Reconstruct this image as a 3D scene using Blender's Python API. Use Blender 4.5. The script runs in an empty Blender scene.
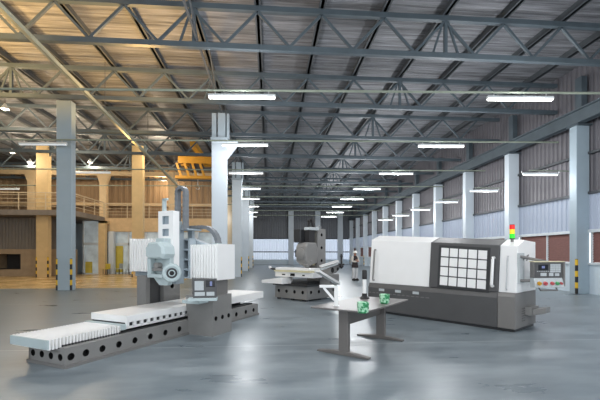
import bpy, bmesh, math, random
from mathutils import Vector, Matrix
random.seed(7)
S = bpy.context.scene
COL = S.collection
# ------------------------------------------------------------------ frame: world x = across the hall, y = along the hall
F, HC, YH, TH = 375.0, 1.6, 254.0, 0.08
K = math.sqrt(1 + TH * TH)
def W(X, Z, z=0.0):                       # camera-aligned ground coordinates -> hall coordinates
    return Vector(((X + TH * Z) / K, (Z - TH * X) / K, z))
def G(px, py, z=0.0):                     # where the sight line through a point of the photo meets height z
    Z = F * (HC - z) / (py - YH)
    return W((px - 300) / F * Z, Z, z)
def D(px, py, Z):
    return W((px - 300) / F * Z, Z, HC + (YH - py) / F * Z)

# ------------------------------------------------------------------ materials
def lin(c):
    return tuple(((v / 255) / 12.92 if v / 255 <= .04045 else ((v / 255 + .055) / 1.055) ** 2.4) for v in c)
def P(name, c, rough=.5, metal=0.0, var=0.08, scale=3.0, bump=0.0, bscale=40, emit=None, estr=0.0, spec=.5, stretch=(1, 1, 1)):
    m = bpy.data.materials.new(name); m.use_nodes = True
    nt = m.node_tree; b = nt.nodes['Principled BSDF']; L = nt.links
    col = lin(c) if max(c) > 1.01 else c
    tc = nt.nodes.new('ShaderNodeTexCoord'); mp = nt.nodes.new('ShaderNodeMapping'); mp.inputs['Scale'].default_value = stretch
    L.new(tc.outputs['Object'], mp.inputs['Vector'])
    n = nt.nodes.new('ShaderNodeTexNoise'); n.inputs['Scale'].default_value = scale; n.inputs['Detail'].default_value = 5
    L.new(mp.outputs['Vector'], n.inputs['Vector'])
    r = nt.nodes.new('ShaderNodeValToRGB')
    r.color_ramp.elements[0].position = .3; r.color_ramp.elements[1].position = .7
    r.color_ramp.elements[0].color = tuple(v * (1 - var) for v in col) + (1,)
    r.color_ramp.elements[1].color = tuple(min(1, v * (1 + var)) for v in col) + (1,)
    L.new(n.outputs['Fac'], r.inputs['Fac']); L.new(r.outputs['Color'], b.inputs['Base Color'])
    b.inputs['Roughness'].default_value = rough; b.inputs['Metallic'].default_value = metal
    b.inputs['Specular IOR Level'].default_value = spec
    if bump:
        n2 = nt.nodes.new('ShaderNodeTexNoise'); n2.inputs['Scale'].default_value = bscale
        L.new(mp.outputs['Vector'], n2.inputs['Vector'])
        bp = nt.nodes.new('ShaderNodeBump'); bp.inputs['Strength'].default_value = bump; bp.inputs['Distance'].default_value = .02
        L.new(n2.outputs['Fac'], bp.inputs['Height']); L.new(bp.outputs['Normal'], b.inputs['Normal'])
    if emit:
        b.inputs['Emission Color'].default_value = (*emit, 1); b.inputs['Emission Strength'].default_value = estr
    return m
def math_node(nt, op, a, b=None, c=None):
    n = nt.nodes.new('ShaderNodeMath'); n.operation = op
    for i, v in enumerate((a, b, c)):
        if v is None: continue
        if isinstance(v, (int, float)): n.inputs[i].default_value = v
        else: nt.links.new(v, n.inputs[i])
    return n.outputs[0]
def stripes(name, c1, c2, period):       # hazard bands along z
    m = P(name, c1, .5); nt = m.node_tree; b = nt.nodes['Principled BSDF']
    sx = nt.nodes.new('ShaderNodeSeparateXYZ'); tc = nt.nodes.new('ShaderNodeTexCoord'); nt.links.new(tc.outputs['Object'], sx.inputs[0])
    f = math_node(nt, 'FRACT', math_node(nt, 'MULTIPLY', sx.outputs[2], 1 / period))
    g = math_node(nt, 'GREATER_THAN', f, .5)
    mx = nt.nodes.new('ShaderNodeMix'); mx.data_type = 'RGBA'; nt.links.new(g, mx.inputs['Factor'])
    mx.inputs['A'].default_value = (*lin(c1), 1); mx.inputs['B'].default_value = (*lin(c2), 1)
    nt.links.new(mx.outputs['Result'], b.inputs['Base Color'])
    return m
def translucent(name, c, amount=.5):
    m = P(name, c, .5, var=.05, scale=.7); nt = m.node_tree; b = nt.nodes['Principled BSDF']
    t = nt.nodes.new('ShaderNodeBsdfTranslucent'); t.inputs['Color'].default_value = (*lin(c), 1)
    mx = nt.nodes.new('ShaderNodeMixShader'); mx.inputs[0].default_value = amount
    nt.links.new(b.outputs[0], mx.inputs[1]); nt.links.new(t.outputs[0], mx.inputs[2])
    nt.links.new(mx.outputs[0], nt.nodes['Material Output'].inputs['Surface'])
    return m

M = {}
M['white'] = P('machine_white', (244, 244, 243), .38, var=.015)
M['white2'] = P('bellows_white', (248, 248, 247), .5, var=.015)
M['dark'] = P('machine_dark_grey', (82, 82, 83), .45, var=.05)
M['base'] = P('machine_base_grey', (122, 120, 118), .45, var=.05)
M['cast'] = P('cast_grey_paint', (134, 133, 131), .45, var=.06)
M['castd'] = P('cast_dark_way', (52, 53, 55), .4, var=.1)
M['bore'] = P('bore_black', (16, 16, 17), .6)  # near-black puts the shade inside holes into the colour
M['teal'] = P('pale_teal_paint', (186, 200, 202), .42, var=.03)
M['bluegrey'] = P('blue_grey_paint', (160, 172, 180), .42, var=.04)
M['chain'] = P('carrier_grey', (112, 117, 122), .5, var=.08)
M['steel'] = P('bright_steel', (190, 192, 195), .3, .7, var=.05)
M['black'] = P('black_plastic', (20, 20, 22), .4)
M['rubber'] = P('dark_rubber', (38, 37, 38), .6)
M['cream'] = P('cream_edge', (222, 214, 178), .5)
M['desk'] = P('desk_laminate', (116, 112, 110), .38, var=.04)
M['deskd'] = P('desk_metal', (114, 110, 107), .42, var=.04)
M['keypad'] = P('keypad_grey', (190, 196, 198), .4, var=.1, scale=60)
M['screen'] = P('screen_dark', (14, 16, 24), .15)
M['screenlit'] = P('screen_lit', (90, 100, 140), .2, emit=(.3, .35, .6), estr=.25)
M['red'] = P('red_lens', (215, 25, 25), .3, emit=(.9, .03, .03), estr=.45)
M['yellow'] = P('yellow_lens', (245, 215, 30), .3, emit=(.95, .75, .05), estr=.35)
M['green'] = P('green_lens', (40, 220, 40), .3, emit=(.05, .85, .05), estr=.45)
M['bred'] = P('red_button', (205, 90, 95), .4)
M['byel'] = P('yellow_button', (225, 165, 50), .4)
M['bgrn'] = P('green_button', (90, 170, 110), .4)
M['truss'] = P('truss_steel', (74, 85, 92), .55, var=.12, scale=2)
M['purlin'] = P('purlin_steel', (70, 74, 78), .6, var=.15)
M['rail'] = P('conduit_green_grey', (134, 142, 128), .5, var=.12)
M['palerail'] = P('pale_rail', (158, 158, 138), .5, var=.08)
M['colblue'] = P('column_blue_grey', (152, 168, 178), .5, var=.05, scale=1.2)
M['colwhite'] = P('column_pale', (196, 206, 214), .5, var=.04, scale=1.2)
M['ochre'] = P('column_ochre', (204, 176, 128), .55, var=.06)
M['creamcol'] = P('column_cream', (216, 190, 150), .55, var=.06)
M['beam_ochre'] = P('beam_orange_beige', (200, 172, 132), .6, var=.08)
M['hazard'] = stripes('hazard_band', (28, 28, 28), (222, 180, 40), .46)
M['lampbody'] = P('lamp_white_metal', (205, 210, 212), .4)
M['lampon'] = P('lamp_tube', (255, 255, 255), .4, emit=(1, .985, .95), estr=5)
M['lampsoft'] = P('lamp_tube_soft', (245, 248, 248), .4, emit=(1, 1, .98), estr=1.2)
M['lampdim'] = P('lamp_tube_dim', (235, 240, 242), .4, emit=(.8, .9, 1), estr=.25)
M['warm'] = P('warm_bulb', (255, 240, 210), .4, emit=(1, .8, .5), estr=3)
M['crane'] = P('crane_yellow', (196, 140, 36), .5, var=.1)
M['panelgrey'] = P('vent_grey_panel', (120, 114, 106), .7, var=.12, stretch=(6, 6, .4))
M['beige'] = P('concrete_beige', (158, 138, 112), .8, var=.12)
M['tan'] = P('upper_wall_tan', (150, 124, 94), .7, var=.14, stretch=(3, 3, .3))
M['slabgrey'] = P('slab_grey', (120, 112, 104), .7, var=.12)
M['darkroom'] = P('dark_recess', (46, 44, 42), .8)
M['railing'] = P('railing_paint', (198, 180, 150), .5)
M['glass'] = P('annex_glass', (176, 190, 196), .12, var=.3, scale=1.5, emit=(.8, .9, .95), estr=.10)  # faint glow stands in for the lit rooms behind the opaque glass
M['yellowpanel'] = P('yellow_door_panel', (196, 178, 72), .5)
M['winframe'] = P('window_frame_white', (205, 212, 216), .5)
M['louvre'] = P('louvre_brown', (126, 86, 80), .6, var=.18, scale=6, stretch=(1, 1, 6))
M['plaster'] = P('dado_pale_blue', (206, 220, 230), .55, var=.03)
M['clad'] = P('cladding_grey', (104, 102, 107), .5, var=.05)
M['cladd'] = P('cladding_dark', (104, 108, 114), .5, var=.06)
M['sheetlight'] = translucent('daylight_sheet', (160, 168, 182), .36)
M['farsheet'] = translucent('daylight_sheet_far', (206, 214, 226), .5)
M['skin'] = P('skin', (168, 120, 95), .6)
M['vest'] = P('dark_vest', (52, 44, 44), .8)
M['shirt'] = P('pale_shirt', (222, 214, 204), .8)
M['trousers'] = P('pale_trousers', (205, 205, 205), .8)
M['helmet'] = P('white_helmet', (240, 238, 230), .3)
M['boot'] = P('boot_black', (30, 28, 27), .6)

# green and white marbled glaze
def two_tone(name, a, b_, sc):
    m = P(name, a, .35); nt = m.node_tree; b = nt.nodes['Principled BSDF']
    ramp = [n for n in nt.nodes if n.type == 'VALTORGB'][0]; ns = [n for n in nt.nodes if n.type == 'TEX_NOISE'][0]
    ns.inputs['Scale'].default_value = sc
    ramp.color_ramp.elements[0].color = (*lin(a), 1); ramp.color_ramp.elements[1].color = (*lin(b_), 1)
    ramp.color_ramp.elements[0].position = .46; ramp.color_ramp.elements[1].position = .56
    return m
M['pot'] = two_tone('green_white_print', (36, 140, 84), (186, 232, 200), 22)

# floor: polished, patchy grey concrete with joints
def floor_mat(name, c1, c2, rough0, joints=True):
    m = P(name, c1, rough0); nt = m.node_tree; L = nt.links; b = nt.nodes['Principled BSDF']; b.inputs['Specular IOR Level'].default_value = .4
    ramp = [n for n in nt.nodes if n.type == 'VALTORGB'][0]; ns = [n for n in nt.nodes if n.type == 'TEX_NOISE'][0]
    mp = [n for n in nt.nodes if n.type == 'MAPPING'][0]; mp.inputs['Scale'].default_value = (.5, 1.6, 1)
    ns.inputs['Scale'].default_value = 1.1; ns.inputs['Detail'].default_value = 9; ns.inputs['Roughness'].default_value = .62
    ramp.color_ramp.elements[0].color = (*lin(c1), 1); ramp.color_ramp.elements[1].color = (*lin(c2), 1)
    r2 = nt.nodes.new('ShaderNodeMapRange'); L.new(ns.outputs['Fac'], r2.inputs['Value'])
    r2.inputs['From Min'].default_value = .3; r2.inputs['From Max'].default_value = .7
    r2.inputs['To Min'].default_value = rough0 - .06; r2.inputs['To Max'].default_value = rough0 + .1
    L.new(r2.outputs['Result'], b.inputs['Roughness'])
    n3 = nt.nodes.new('ShaderNodeTexNoise'); n3.inputs['Scale'].default_value = 2.0; n3.inputs['Detail'].default_value = 1
    mp2 = nt.nodes.new('ShaderNodeMapping'); mp2.inputs['Scale'].default_value = (.25, 2.4, 1)
    tc = [n for n in nt.nodes if n.type == 'TEX_COORD'][0]; L.new(tc.outputs['Object'], mp2.inputs['Vector']); L.new(mp2.outputs[0], n3.inputs['Vector'])
    bp = nt.nodes.new('ShaderNodeBump'); bp.inputs['Strength'].default_value = .05; bp.inputs['Distance'].default_value = .04
    L.new(n3.outputs['Fac'], bp.inputs['Height'])
    if joints:
        sx = nt.nodes.new('ShaderNodeSeparateXYZ'); L.new(tc.outputs['Object'], sx.inputs[0])
        fy = math_node(nt, 'LESS_THAN', math_node(nt, 'ABSOLUTE', math_node(nt, 'SUBTRACT', math_node(nt, 'FRACT', math_node(nt, 'MULTIPLY', math_node(nt, 'ADD', sx.outputs[1], -6.5), 1 / 6.0)), .5)), -1)
        f2 = math_node(nt, 'LESS_THAN', math_node(nt, 'FRACT', math_node(nt, 'MULTIPLY', math_node(nt, 'ADD', sx.outputs[1], 53.45), 1 / 6.0)), .006)
        mx = nt.nodes.new('ShaderNodeMix'); mx.data_type = 'RGBA'; L.new(math_node(nt, 'MULTIPLY', f2, .45), mx.inputs['Factor'])
        L.new(ramp.outputs['Color'], mx.inputs['A']); mx.inputs['B'].default_value = (*lin((190, 196, 198)), 1)
        L.new(mx.outputs['Result'], b.inputs['Base Color'])
    return m
M['floor'] = floor_mat('polished_concrete', (98, 110, 118), (142, 152, 158), .31)
M['floorochre'] = floor_mat('ochre_floor_strip', (204, 170, 118), (226, 196, 140), .24, False)
# roof lining: creased foil-faced sheets
def roof_mat():
    m = P('roof_lining', (120, 118, 120), .55); nt = m.node_tree; L = nt.links; b = nt.nodes['Principled BSDF']
    ramp = [n for n in nt.nodes if n.type == 'VALTORGB'][0]; ns = [n for n in nt.nodes if n.type == 'TEX_NOISE'][0]
    mp = [n for n in nt.nodes if n.type == 'MAPPING'][0]; mp.inputs['Scale'].default_value = (.4, 8.5, 1)
    ns.inputs['Scale'].default_value = 1.0; ns.inputs['Detail'].default_value = 6; ns.inputs['Roughness'].default_value = .6
    ramp.color_ramp.elements[0].color = (*lin((62, 63, 66)), 1); ramp.color_ramp.elements[1].color = (*lin((146, 147, 152)), 1)
    bp = nt.nodes.new('ShaderNodeBump'); bp.inputs['Strength'].default_value = .8; bp.inputs['Distance'].default_value = .12
    L.new(ns.outputs['Fac'], bp.inputs['Height']); L.new(bp.outputs[0], b.inputs['Normal'])
    return m
M['roof'] = roof_mat()

# ------------------------------------------------------------------ mesh building
class MB:
    def __init__(s): s.v = []; s.f = []; s.mi = []
    def add(s, vs, fs, mi=0):
        o = len(s.v); s.v += [Vector(v) for v in vs]; s.f += [[i + o for i in f] for f in fs]; s.mi += [mi] * len(fs); return s
    def box(s, a, b, mi=0, skip=()):
        x0, y0, z0 = a; x1, y1, z1 = b
        vs = [(x0, y0, z0), (x1, y0, z0), (x1, y1, z0), (x0, y1, z0), (x0, y0, z1), (x1, y0, z1), (x1, y1, z1), (x0, y1, z1)]
        fs = {'-z': (0, 3, 2, 1), '+z': (4, 5, 6, 7), '-y': (0, 1, 5, 4), '+x': (1, 2, 6, 5), '+y': (2, 3, 7, 6), '-x': (3, 0, 4, 7)}
        return s.add(vs, [f for k, f in fs.items() if k not in skip], mi)
    def bar(s, p, q, w, h, up=(0, 0, 1), mi=0):      # square bar from p to q
        p, q = Vector(p), Vector(q); d = (q - p).normalized(); up = Vector(up)
        if abs(d.dot(up)) > .98: up = Vector((0, 1, 0))
        a = d.cross(up).normalized() * w / 2; b = a.cross(d).normalized() * h / 2
        vs = [p - a - b, p + a - b, p + a + b, p - a + b, q - a - b, q + a - b, q + a + b, q - a + b]
        return s.add(vs, [(0, 3, 2, 1), (4, 5, 6, 7), (0, 1, 5, 4), (1, 2, 6, 5), (2, 3, 7, 6), (3, 0, 4, 7)][:], mi)
    def lathe(s, o, d, prof, n=24, mi=0):             # prof: (radius, distance along d)
        o, d = Vector(o), Vector(d).normalized(); t = Vector((0, 0, 1)) if abs(d.z) < .9 else Vector((1, 0, 0))
        a = d.cross(t).normalized(); b = d.cross(a)
        vs, fs = [], []
        for r, h in prof:
            for i in range(n):
                an = 2 * math.pi * i / n; vs.append(o + d * h + (a * math.cos(an) + b * math.sin(an)) * r)
        for k in range(len(prof) - 1):
            for i in range(n):
                j = (i + 1) % n; fs.append((k * n + i, k * n + j, (k + 1) * n + j, (k + 1) * n + i))
        fs.append(tuple(range(n))); fs.append(tuple((len(prof) - 1) * n + i for i in range(n))[::-1])
        return s.add(vs, fs, mi)
    def cyl(s, p, q, r, r2=None, n=12, mi=0):
        p, q = Vector(p), Vector(q); return s.lathe(p, q - p, [(r, 0), (r if r2 is None else r2, (q - p).length)], n, mi)
    def loft(s, secs, mi=0, caps=True):               # list of equal-length rings
        n = len(secs[0]); vs = [p for r in secs for p in r]; fs = []
        for k in range(len(secs) - 1):
            for i in range(n):
                j = (i + 1) % n; fs.append((k * n + i, k * n + j, (k + 1) * n + j, (k + 1) * n + i))
        if caps: fs.append(tuple(range(n))[::-1]); fs.append(tuple((len(secs) - 1) * n + i for i in range(n)))
        return s.add(vs, fs, mi)
    def prism(s, poly, axis, a, b, mi=0):             # poly in the other two axes (in xyz order)
        def pt(p, t): l = list(p); l.insert('xyz'.index(axis), t); return l
        return s.loft([[pt(p, a) for p in poly], [pt(p, b) for p in poly]], mi)
    def sweep(s, path, w, h, side, mi=0):             # rectangular section along a planar path; side = plane normal
        path = [Vector(p) for p in path]; side = Vector(side).normalized(); secs = []
        for i, p in enumerate(path):
            d = (path[min(i + 1, len(path) - 1)] - path[max(i - 1, 0)]).normalized(); n = side.cross(d).normalized()
            k = 1.0 if i % 2 == 0 else .9
            secs.append([p - side * w * k / 2 - n * h * k / 2, p + side * w * k / 2 - n * h * k / 2, p + side * w * k / 2 + n * h * k / 2, p - side * w * k / 2 + n * h * k / 2])
        return s.loft(secs, mi)
    def tube(s, path, r, n=8, mi=0):
        path = [Vector(p) for p in path]; secs = []; up = Vector((0, 0, 1))
        for i, p in enumerate(path):
            d = (path[min(i + 1, len(path) - 1)] - path[max(i - 1, 0)]).normalized()
            u = up if abs(d.dot(up)) < .95 else Vector((1, 0, 0)); a = d.cross(u).normalized(); b = d.cross(a)
            secs.append([p + (a * math.cos(2 * math.pi * k / n) + b * math.sin(2 * math.pi * k / n)) * r for k in range(n)])
        return s.loft(secs, mi)
    def pleats(s, ax, a0, a1, count, lo, hi, inset, mi=0, top=.012, fin=.58):   # fins along an axis; lo/hi are the other two extents
        secs = []; st = (a1 - a0) / count; i = inset
        def ring(t, k):
            (p0, q0), (p1, q1) = lo, hi; e = top if k else 0; r = [(p0 + k, q0 + e), (p1 - k, q0 + e), (p1 - k, q1 - e), (p0 + k, q1 - e)]
            out = []
            for u in r: l = list(u); l.insert('xyz'.index(ax), t); out.append(Vector(l))
            return out
        for c in range(count):
            t = a0 + c * st
            secs += [ring(t, 0), ring(t + st * fin, 0), ring(t + st * (fin + .02), i), ring(t + st * .98, i)]
        secs.append(ring(a1 - st * .0, 0))
        return s.loft(secs, mi)
    def holed(s, o, ux, uy, cells, depth, mi=0, bore=1, n=20):  # plate of rectangular cells each with a real bored hole
        o, ux, uy = Vector(o), Vector(ux), Vector(uy); nn = ux.cross(uy).normalized()
        for (x0, x1, y0, y1, cx, cy, r) in cells:
            cor = [math.atan2(b - cy, a - cx) % (2 * math.pi) for a in (x0, x1) for b in (y0, y1)]
            an = sorted([2 * math.pi * i / n + .01 for i in range(n)] + cor)
            inner, outer, back = [], [], []
            for a in an:
                c, q = math.cos(a), math.sin(a)
                t = min(((x1 - cx) / c if c > 1e-9 else (x0 - cx) / c if c < -1e-9 else 1e9), ((y1 - cy) / q if q > 1e-9 else (y0 - cy) / q if q < -1e-9 else 1e9))
                outer.append(o + ux * (cx + c * t) + uy * (cy + q * t)); p = o + ux * (cx + c * r) + uy * (cy + q * r)
                inner.append(p); back.append(p - nn * depth)
            m = len(an); vs = outer + inner + back; fs = []; bf = []
            for i in range(m):
                j = (i + 1) % m; fs.append((i, j, m + j, m + i)); bf.append((m + i, m + j, 2 * m + j, 2 * m + i))
            bf.append(tuple(range(2 * m, 3 * m)))
            k = len(s.v); s.add(vs, fs, mi); s.f += [[i + k for i in f] for f in bf]; s.mi += [bore] * len(bf)
        return s
    def build(s, name, mats, parent=None, smooth=False, bevel=0, label=None, fix=True):
        me = bpy.data.meshes.new(name); me.from_pydata([tuple(v) for v in s.v], [], s.f)
        for m in (mats if isinstance(mats, (list, tuple)) else [mats]): me.materials.append(M[m] if isinstance(m, str) else m)
        for p, i in zip(me.polygons, s.mi): p.material_index = i; p.use_smooth = smooth
        if fix:
            bm = bmesh.new(); bm.from_mesh(me); bmesh.ops.recalc_face_normals(bm, faces=bm.faces); bm.to_mesh(me); bm.free()
        o = bpy.data.objects.new(name, me); COL.objects.link(o)
        if parent: o.parent = parent
        if smooth:
            me.set_sharp_from_angle(angle=math.radians(40))
        if bevel:
            b = o.modifiers.new('soft_edges', 'BEVEL'); b.width = bevel; b.segments = 2; b.limit_method = 'ANGLE'; b.angle_limit = math.radians(50)
        if label: o['label'] = label
        return o
def tag(o, label, cat, group=None, kind=None):
    o['label'] = label; o['category'] = cat
    if group: o['group'] = group
    if kind: o['kind'] = kind
    return o
def thing(name, label, cat, loc=(0, 0, 0), rotz=0.0, group=None):
    o = bpy.data.objects.new(name, None); COL.objects.link(o); o.empty_display_size = .2
    o.location = loc; o.rotation_euler = (0, 0, rotz); return tag(o, label, cat, group)
def struct(name, mb, mat, label=None, cat='setting', **kw):
    o = mb.build(name, mat, **kw); o['kind'] = 'structure'
    o['label'] = label or name; o['category'] = cat; return o
def copy_tree(src, loc, label, group=None):
    r = src.copy(); COL.objects.link(r); r.location = loc; r['label'] = label
    if group: r['group'] = group
    for ch in list(src.children):
        c = ch.copy(); COL.objects.link(c); c.parent = r
        for g in list(ch.children):
            e = g.copy(); COL.objects.link(e); e.parent = c
    return r
ORD = ['', 'first', 'second', 'third', 'fourth', 'fifth', 'sixth', 'seventh', 'eighth', 'ninth', 'tenth', 'eleventh', 'twelfth', 'thirteenth',
       'fourteenth', 'fifteenth', 'sixteenth', 'seventeenth', 'eighteenth', 'nineteenth', 'twentieth']

# ================================================================== SETTING
XL, XR, YF, YB, ZR = -27.0, 12.9, -4.0, 58.0, 9.45
YM = 31.2                                            # annex front
struct('floor', MB().box((XL - .2, YF, -.2), (XR + .3, YB + .3, 0)), 'floor', 'polished blue grey concrete floor of the hall', 'floor')
# ochre strip of floor in front of the annex
struct('floor_annex', MB().box((XL, 18.3, 0), (-5.2, YM - .2, .006)), 'floorochre', 'ochre floor strip in front of the mezzanine', 'floor')
struct('ceiling', MB().box((XL - .2, YF, ZR), (XR + .3, YB + .3, ZR + .15)), 'roof', 'creased grey roof lining above the trusses', 'ceiling')

def corrug(axis, a0, a1, fixed, z0, z1, pitch, depth, sgn):   # trapezoid ribbed sheet, ribs upright
    prof = []; t = a0
    while t < a1 - 1e-6:
        for f, d in ((0, 0), (.4, 0), (.5, depth), (.9, depth)):
            prof.append((min(t + pitch * f, a1), d * sgn))
        t += pitch
    prof.append((a1, 0)); m = MB(); vs = []; fs = []
    for (a, d) in prof:
        for z in (z0, z1): vs.append((a, fixed + d, z) if axis == 'x' else (fixed + d, a, z))
    for i in range(len(prof) - 1): fs.append((2 * i, 2 * i + 2, 2 * i + 3, 2 * i + 1))
    b = fixed - .04 * sgn; n = len(vs)                          # backing gives the sheet thickness at its ends
    return m.add(vs, fs)
# right wall
CY = [14.25 + 4.27 * k for k in range(-4, 11)]       # column lines along the right wall
m = MB().box((XR - .12, YF, 0), (XR + .1, YB, 1.2))
struct('wall_right', m, 'plaster', 'pale blue dado wall under the brown louvre windows', 'wall')
struct('wall_right_sheeting', corrug('y', YF, YB, XR, 2.5, 4.05, .26, .05, -1), 'sheetlight', 'pale translucent ribbed sheeting above the louvre windows', 'wall')
struct('wall_right_cladding', corrug('y', YF, YB, XR, 4.05, ZR, .26, .05, -1), 'clad', 'grey ribbed metal cladding high on the right wall', 'wall')
struct('trim_1', MB().box((XR - .2, YF, 1.17), (XR - .02, YB, 1.25)).box((XR - .2, YF, 2.46), (XR - .02, YB, 2.58)), 'winframe', 'white sills along the louvre windows', 'trim')
struct('trim_2', MB().box((XR - .2, YF, 4.0), (XR - .03, YB, 4.1)).box((XR - .2, YF, 5.6), (XR - .03, YB, 5.7)), 'purlin', 'thin grey girts along the right wall', 'trim')
for i in range(len(CY) - 1):
    a, b = CY[i] + .28, CY[i + 1] - .28
    fr = MB(); 
    for yy in (a, (a + b) / 2, b): fr.box((XR - .14, yy - .03, 1.25), (XR - .02, yy + .03, 2.46))
    o = struct('window_%d' % (i + 1), fr, 'winframe', 'white frame of louvre window %s along the right wall' % (ORD[i + 1]), 'window')
    sl = MB()
    for k in range(12):
        z = 1.26 + k * .1
        sl.loft([[(XR - .1, yy, z), (XR - .085, yy, z), (XR - .03, yy, z + .115), (XR - .045, yy, z + .115)] for yy in (a, b)])
    sl.build('louvre_panel', 'louvre', o)
# far wall
XA = -4.6
struct('wall_far', corrug('x', XA, XR, YB, 4.0, ZR, .36, .06, -1), 'cladd', 'dark ribbed cladding high on the far end wall', 'wall')
struct('wall_far_sheeting', corrug('x', XA, XR, YB, 0.75, 4.0, .36, .06, -1), 'farsheet', 'pale translucent ribbed sheeting low on the far end wall', 'wall')
struct('wall_far_dado', MB().box((XA, YB - .1, 0), (XR, YB + .1, .75)), 'plaster', 'pale dado along the foot of the far end wall', 'wall')
struct('trim_3', MB().box((XA, YB - .2, 1.85), (XR, YB - .06, 2.0)).box((XA, YB - .22, 3.9), (XR, YB - .06, 4.05)), 'purlin', 'grey girts across the far end wall', 'trim')
# left side wall and annex return
struct('wall_left', MB().box((XL - .2, YF, 0), (XL, YB, ZR)), 'clad', 'grey wall closing the left side of the hall', 'wall')
struct('wall_annex_return', MB().box((XA - .25, YM + 3.0, 0), (XA, YB, ZR)), 'creamcol', 'cream side wall of the annex running to the far end', 'wall')
struct('wall_annex_lower', MB().box((XL, YM + 2.9, 0), (XA, YM + 3.1, 4.5)), 'plaster', 'pale wall inside the ground floor behind the glass partition', 'wall')
struct('wall_annex', corrug('x', XL, XA, YM + 3.0, 4.5, ZR, .5, .06, -1), 'tan', 'tan ribbed wall behind the mezzanine railings', 'wall')

# ================================================================== COLUMNS
def column(name, x, y, w, d, h, mat, label, group, guard=True, cap=None, foot=True):
    t = thing(name, label, 'column', (x, y, 0), 0, group)
    sh = MB().box((-w / 2, -d / 2, 0), (w / 2, d / 2, h))
    sh.build('shaft', mat, t, bevel=.012)
    if guard:
        for sx in ((-1, 1) if guard is True else (-1,)):
            g = MB(); e = sx * (w / 2 + .012)
            g.prism([(e, -d / 2 - .012), (e - sx * .07, -d / 2 - .012), (e - sx * .07, -d / 2 - .0005), (e - sx * .0125, -d / 2 - .0005), (e - sx * .0125, -d / 2 + .07), (e, -d / 2 + .07)], 'z', .01, 1.4)
            g.build('corner_guard', 'hazard', t)
    if cap: cap(t, w, d, h)
    return t
def cap_plate(t, w, d, h):
    MB().box((-w * .75, -d * .8, h), (w * .75, d * .8, h + .06)).build('cap_plate', 'truss', t)
    m = MB()
    for sx in (-1, 1): m.prism([(sx * w / 2, h - .7), (sx * w * .95, h), (sx * w / 2, h)], 'y', -.06, .06)
    m.build('bracket', 'truss', t)
HT = 8.0
LY = [17.44, 26.6, 35.5, 44.5]
# wide row nearest the hall centre
names = ['nearest', 'second', 'third', 'fourth']
for k, y in enumerate(LY):
    mat = 'colwhite'  # pale paint carries the lamp light seen on the front column
    lab = ['tall pale blue square column standing behind the gantry mill', 'pale column directly behind the front column at the gantry mill',
           'third pale column back in the row beside the annex return wall', 'fourth and farthest pale column in the row beside the annex return wall'][k]
    def cap0(t, w, d, h):
        MB().box((-w / 2 - .03, -d / 2 - .1, h), (w / 2 + .03, d / 2 + .1, h + .12)).build('ledge', 'bluegrey', t)
        m = MB().box((-w / 2, -.16, h + .12), (-w / 2 + .2, .16, h + 1.25)).box((-w / 2 + .28, -.2, h + .12), (w / 2 - .06, .2, h + 1.25)).box((w / 2 + .0, -.14, h + .12), (w / 2 + .1, .14, h + 1.25))
        m.build('upper_post', 'bluegrey', t)
        if t.location.y < 20: MB().prism([(w / 2, h), (w / 2 + .5, h), (w / 2 + .42, h - .25), (w / 2, h - .8)], 'y', -.12, .12).build('corbel', 'colwhite', t)
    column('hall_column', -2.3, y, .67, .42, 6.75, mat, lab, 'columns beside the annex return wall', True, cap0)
column('hall_column', -9.03, 17.44, .63, .38, 8.35, 'colblue', 'wide blue grey column standing alone in front of the mezzanine', None, True, None)
column('hall_column', -9.03, 26.6, .72, .4, 9.0, 'ochre', 'ochre yellow column directly behind the white bellows of the gantry mill', None, True, cap_plate)
column('hall_column', -15.5, 27.1, .78, .4, 9.0, 'ochre', 'ochre yellow column beside the dark vent opening', None, True, cap_plate)
column('hall_column', -15.5, 17.44, .67, .4, 8.35, 'colblue', 'blue grey column at the left edge of the hall', None, True, None)
rl = ['pale blue column with yellow black guards right of the control panel']
n = 0
for i, y in enumerate(CY):
    if y < 10 or y > 57.5: continue
    n += 1
    lab = 'pale blue wall column with striped guards, %s from the front along the louvre wall' % ORD[n] if n > 1 else 'pale blue wall column standing right of the lathe control panel'
    def capr(t, w, d, h):
        MB().box((-w * .6, -d * .8, h), (w * .6, d * .8, h + .05)).build('cap_plate', 'truss', t)
        MB().box((-.05, -.16, h + .05), (.2, .16, h + 2.0)).build('upper_post', 'truss', t)
    if y < 12: continue
    column('wall_column', 12.5, y, .55, .36, 6.75, 'colblue' if n < 2 else 'colwhite', lab, 'columns along the louvre wall', 1, capr)
for k, px in enumerate((291, 318, 341)):
    Z = 57.3; p = W((px - 300) / F * Z, Z)
    column('end_wall_column', p.x, 57.3, .8, .5, 8.3, 'colwhite', 'pale end wall column, %s from the left on the far wall' % ORD[k + 1], 'columns on the far end wall', False)
# crane runway beam along the right columns
t = thing('runway_beam', 'long grey runway beam resting on the wall columns', 'beam', (12.25, 0, 6.8))
MB().box((-.03, YF, .0), (.03, YB, .5)).build('web', 'truss', t)
MB().box((-.16, YF, .5), (.16, YB, .55)).box((-.16, YF, 0), (.16, YB, .04)).build('flange', 'truss', t)

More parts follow.
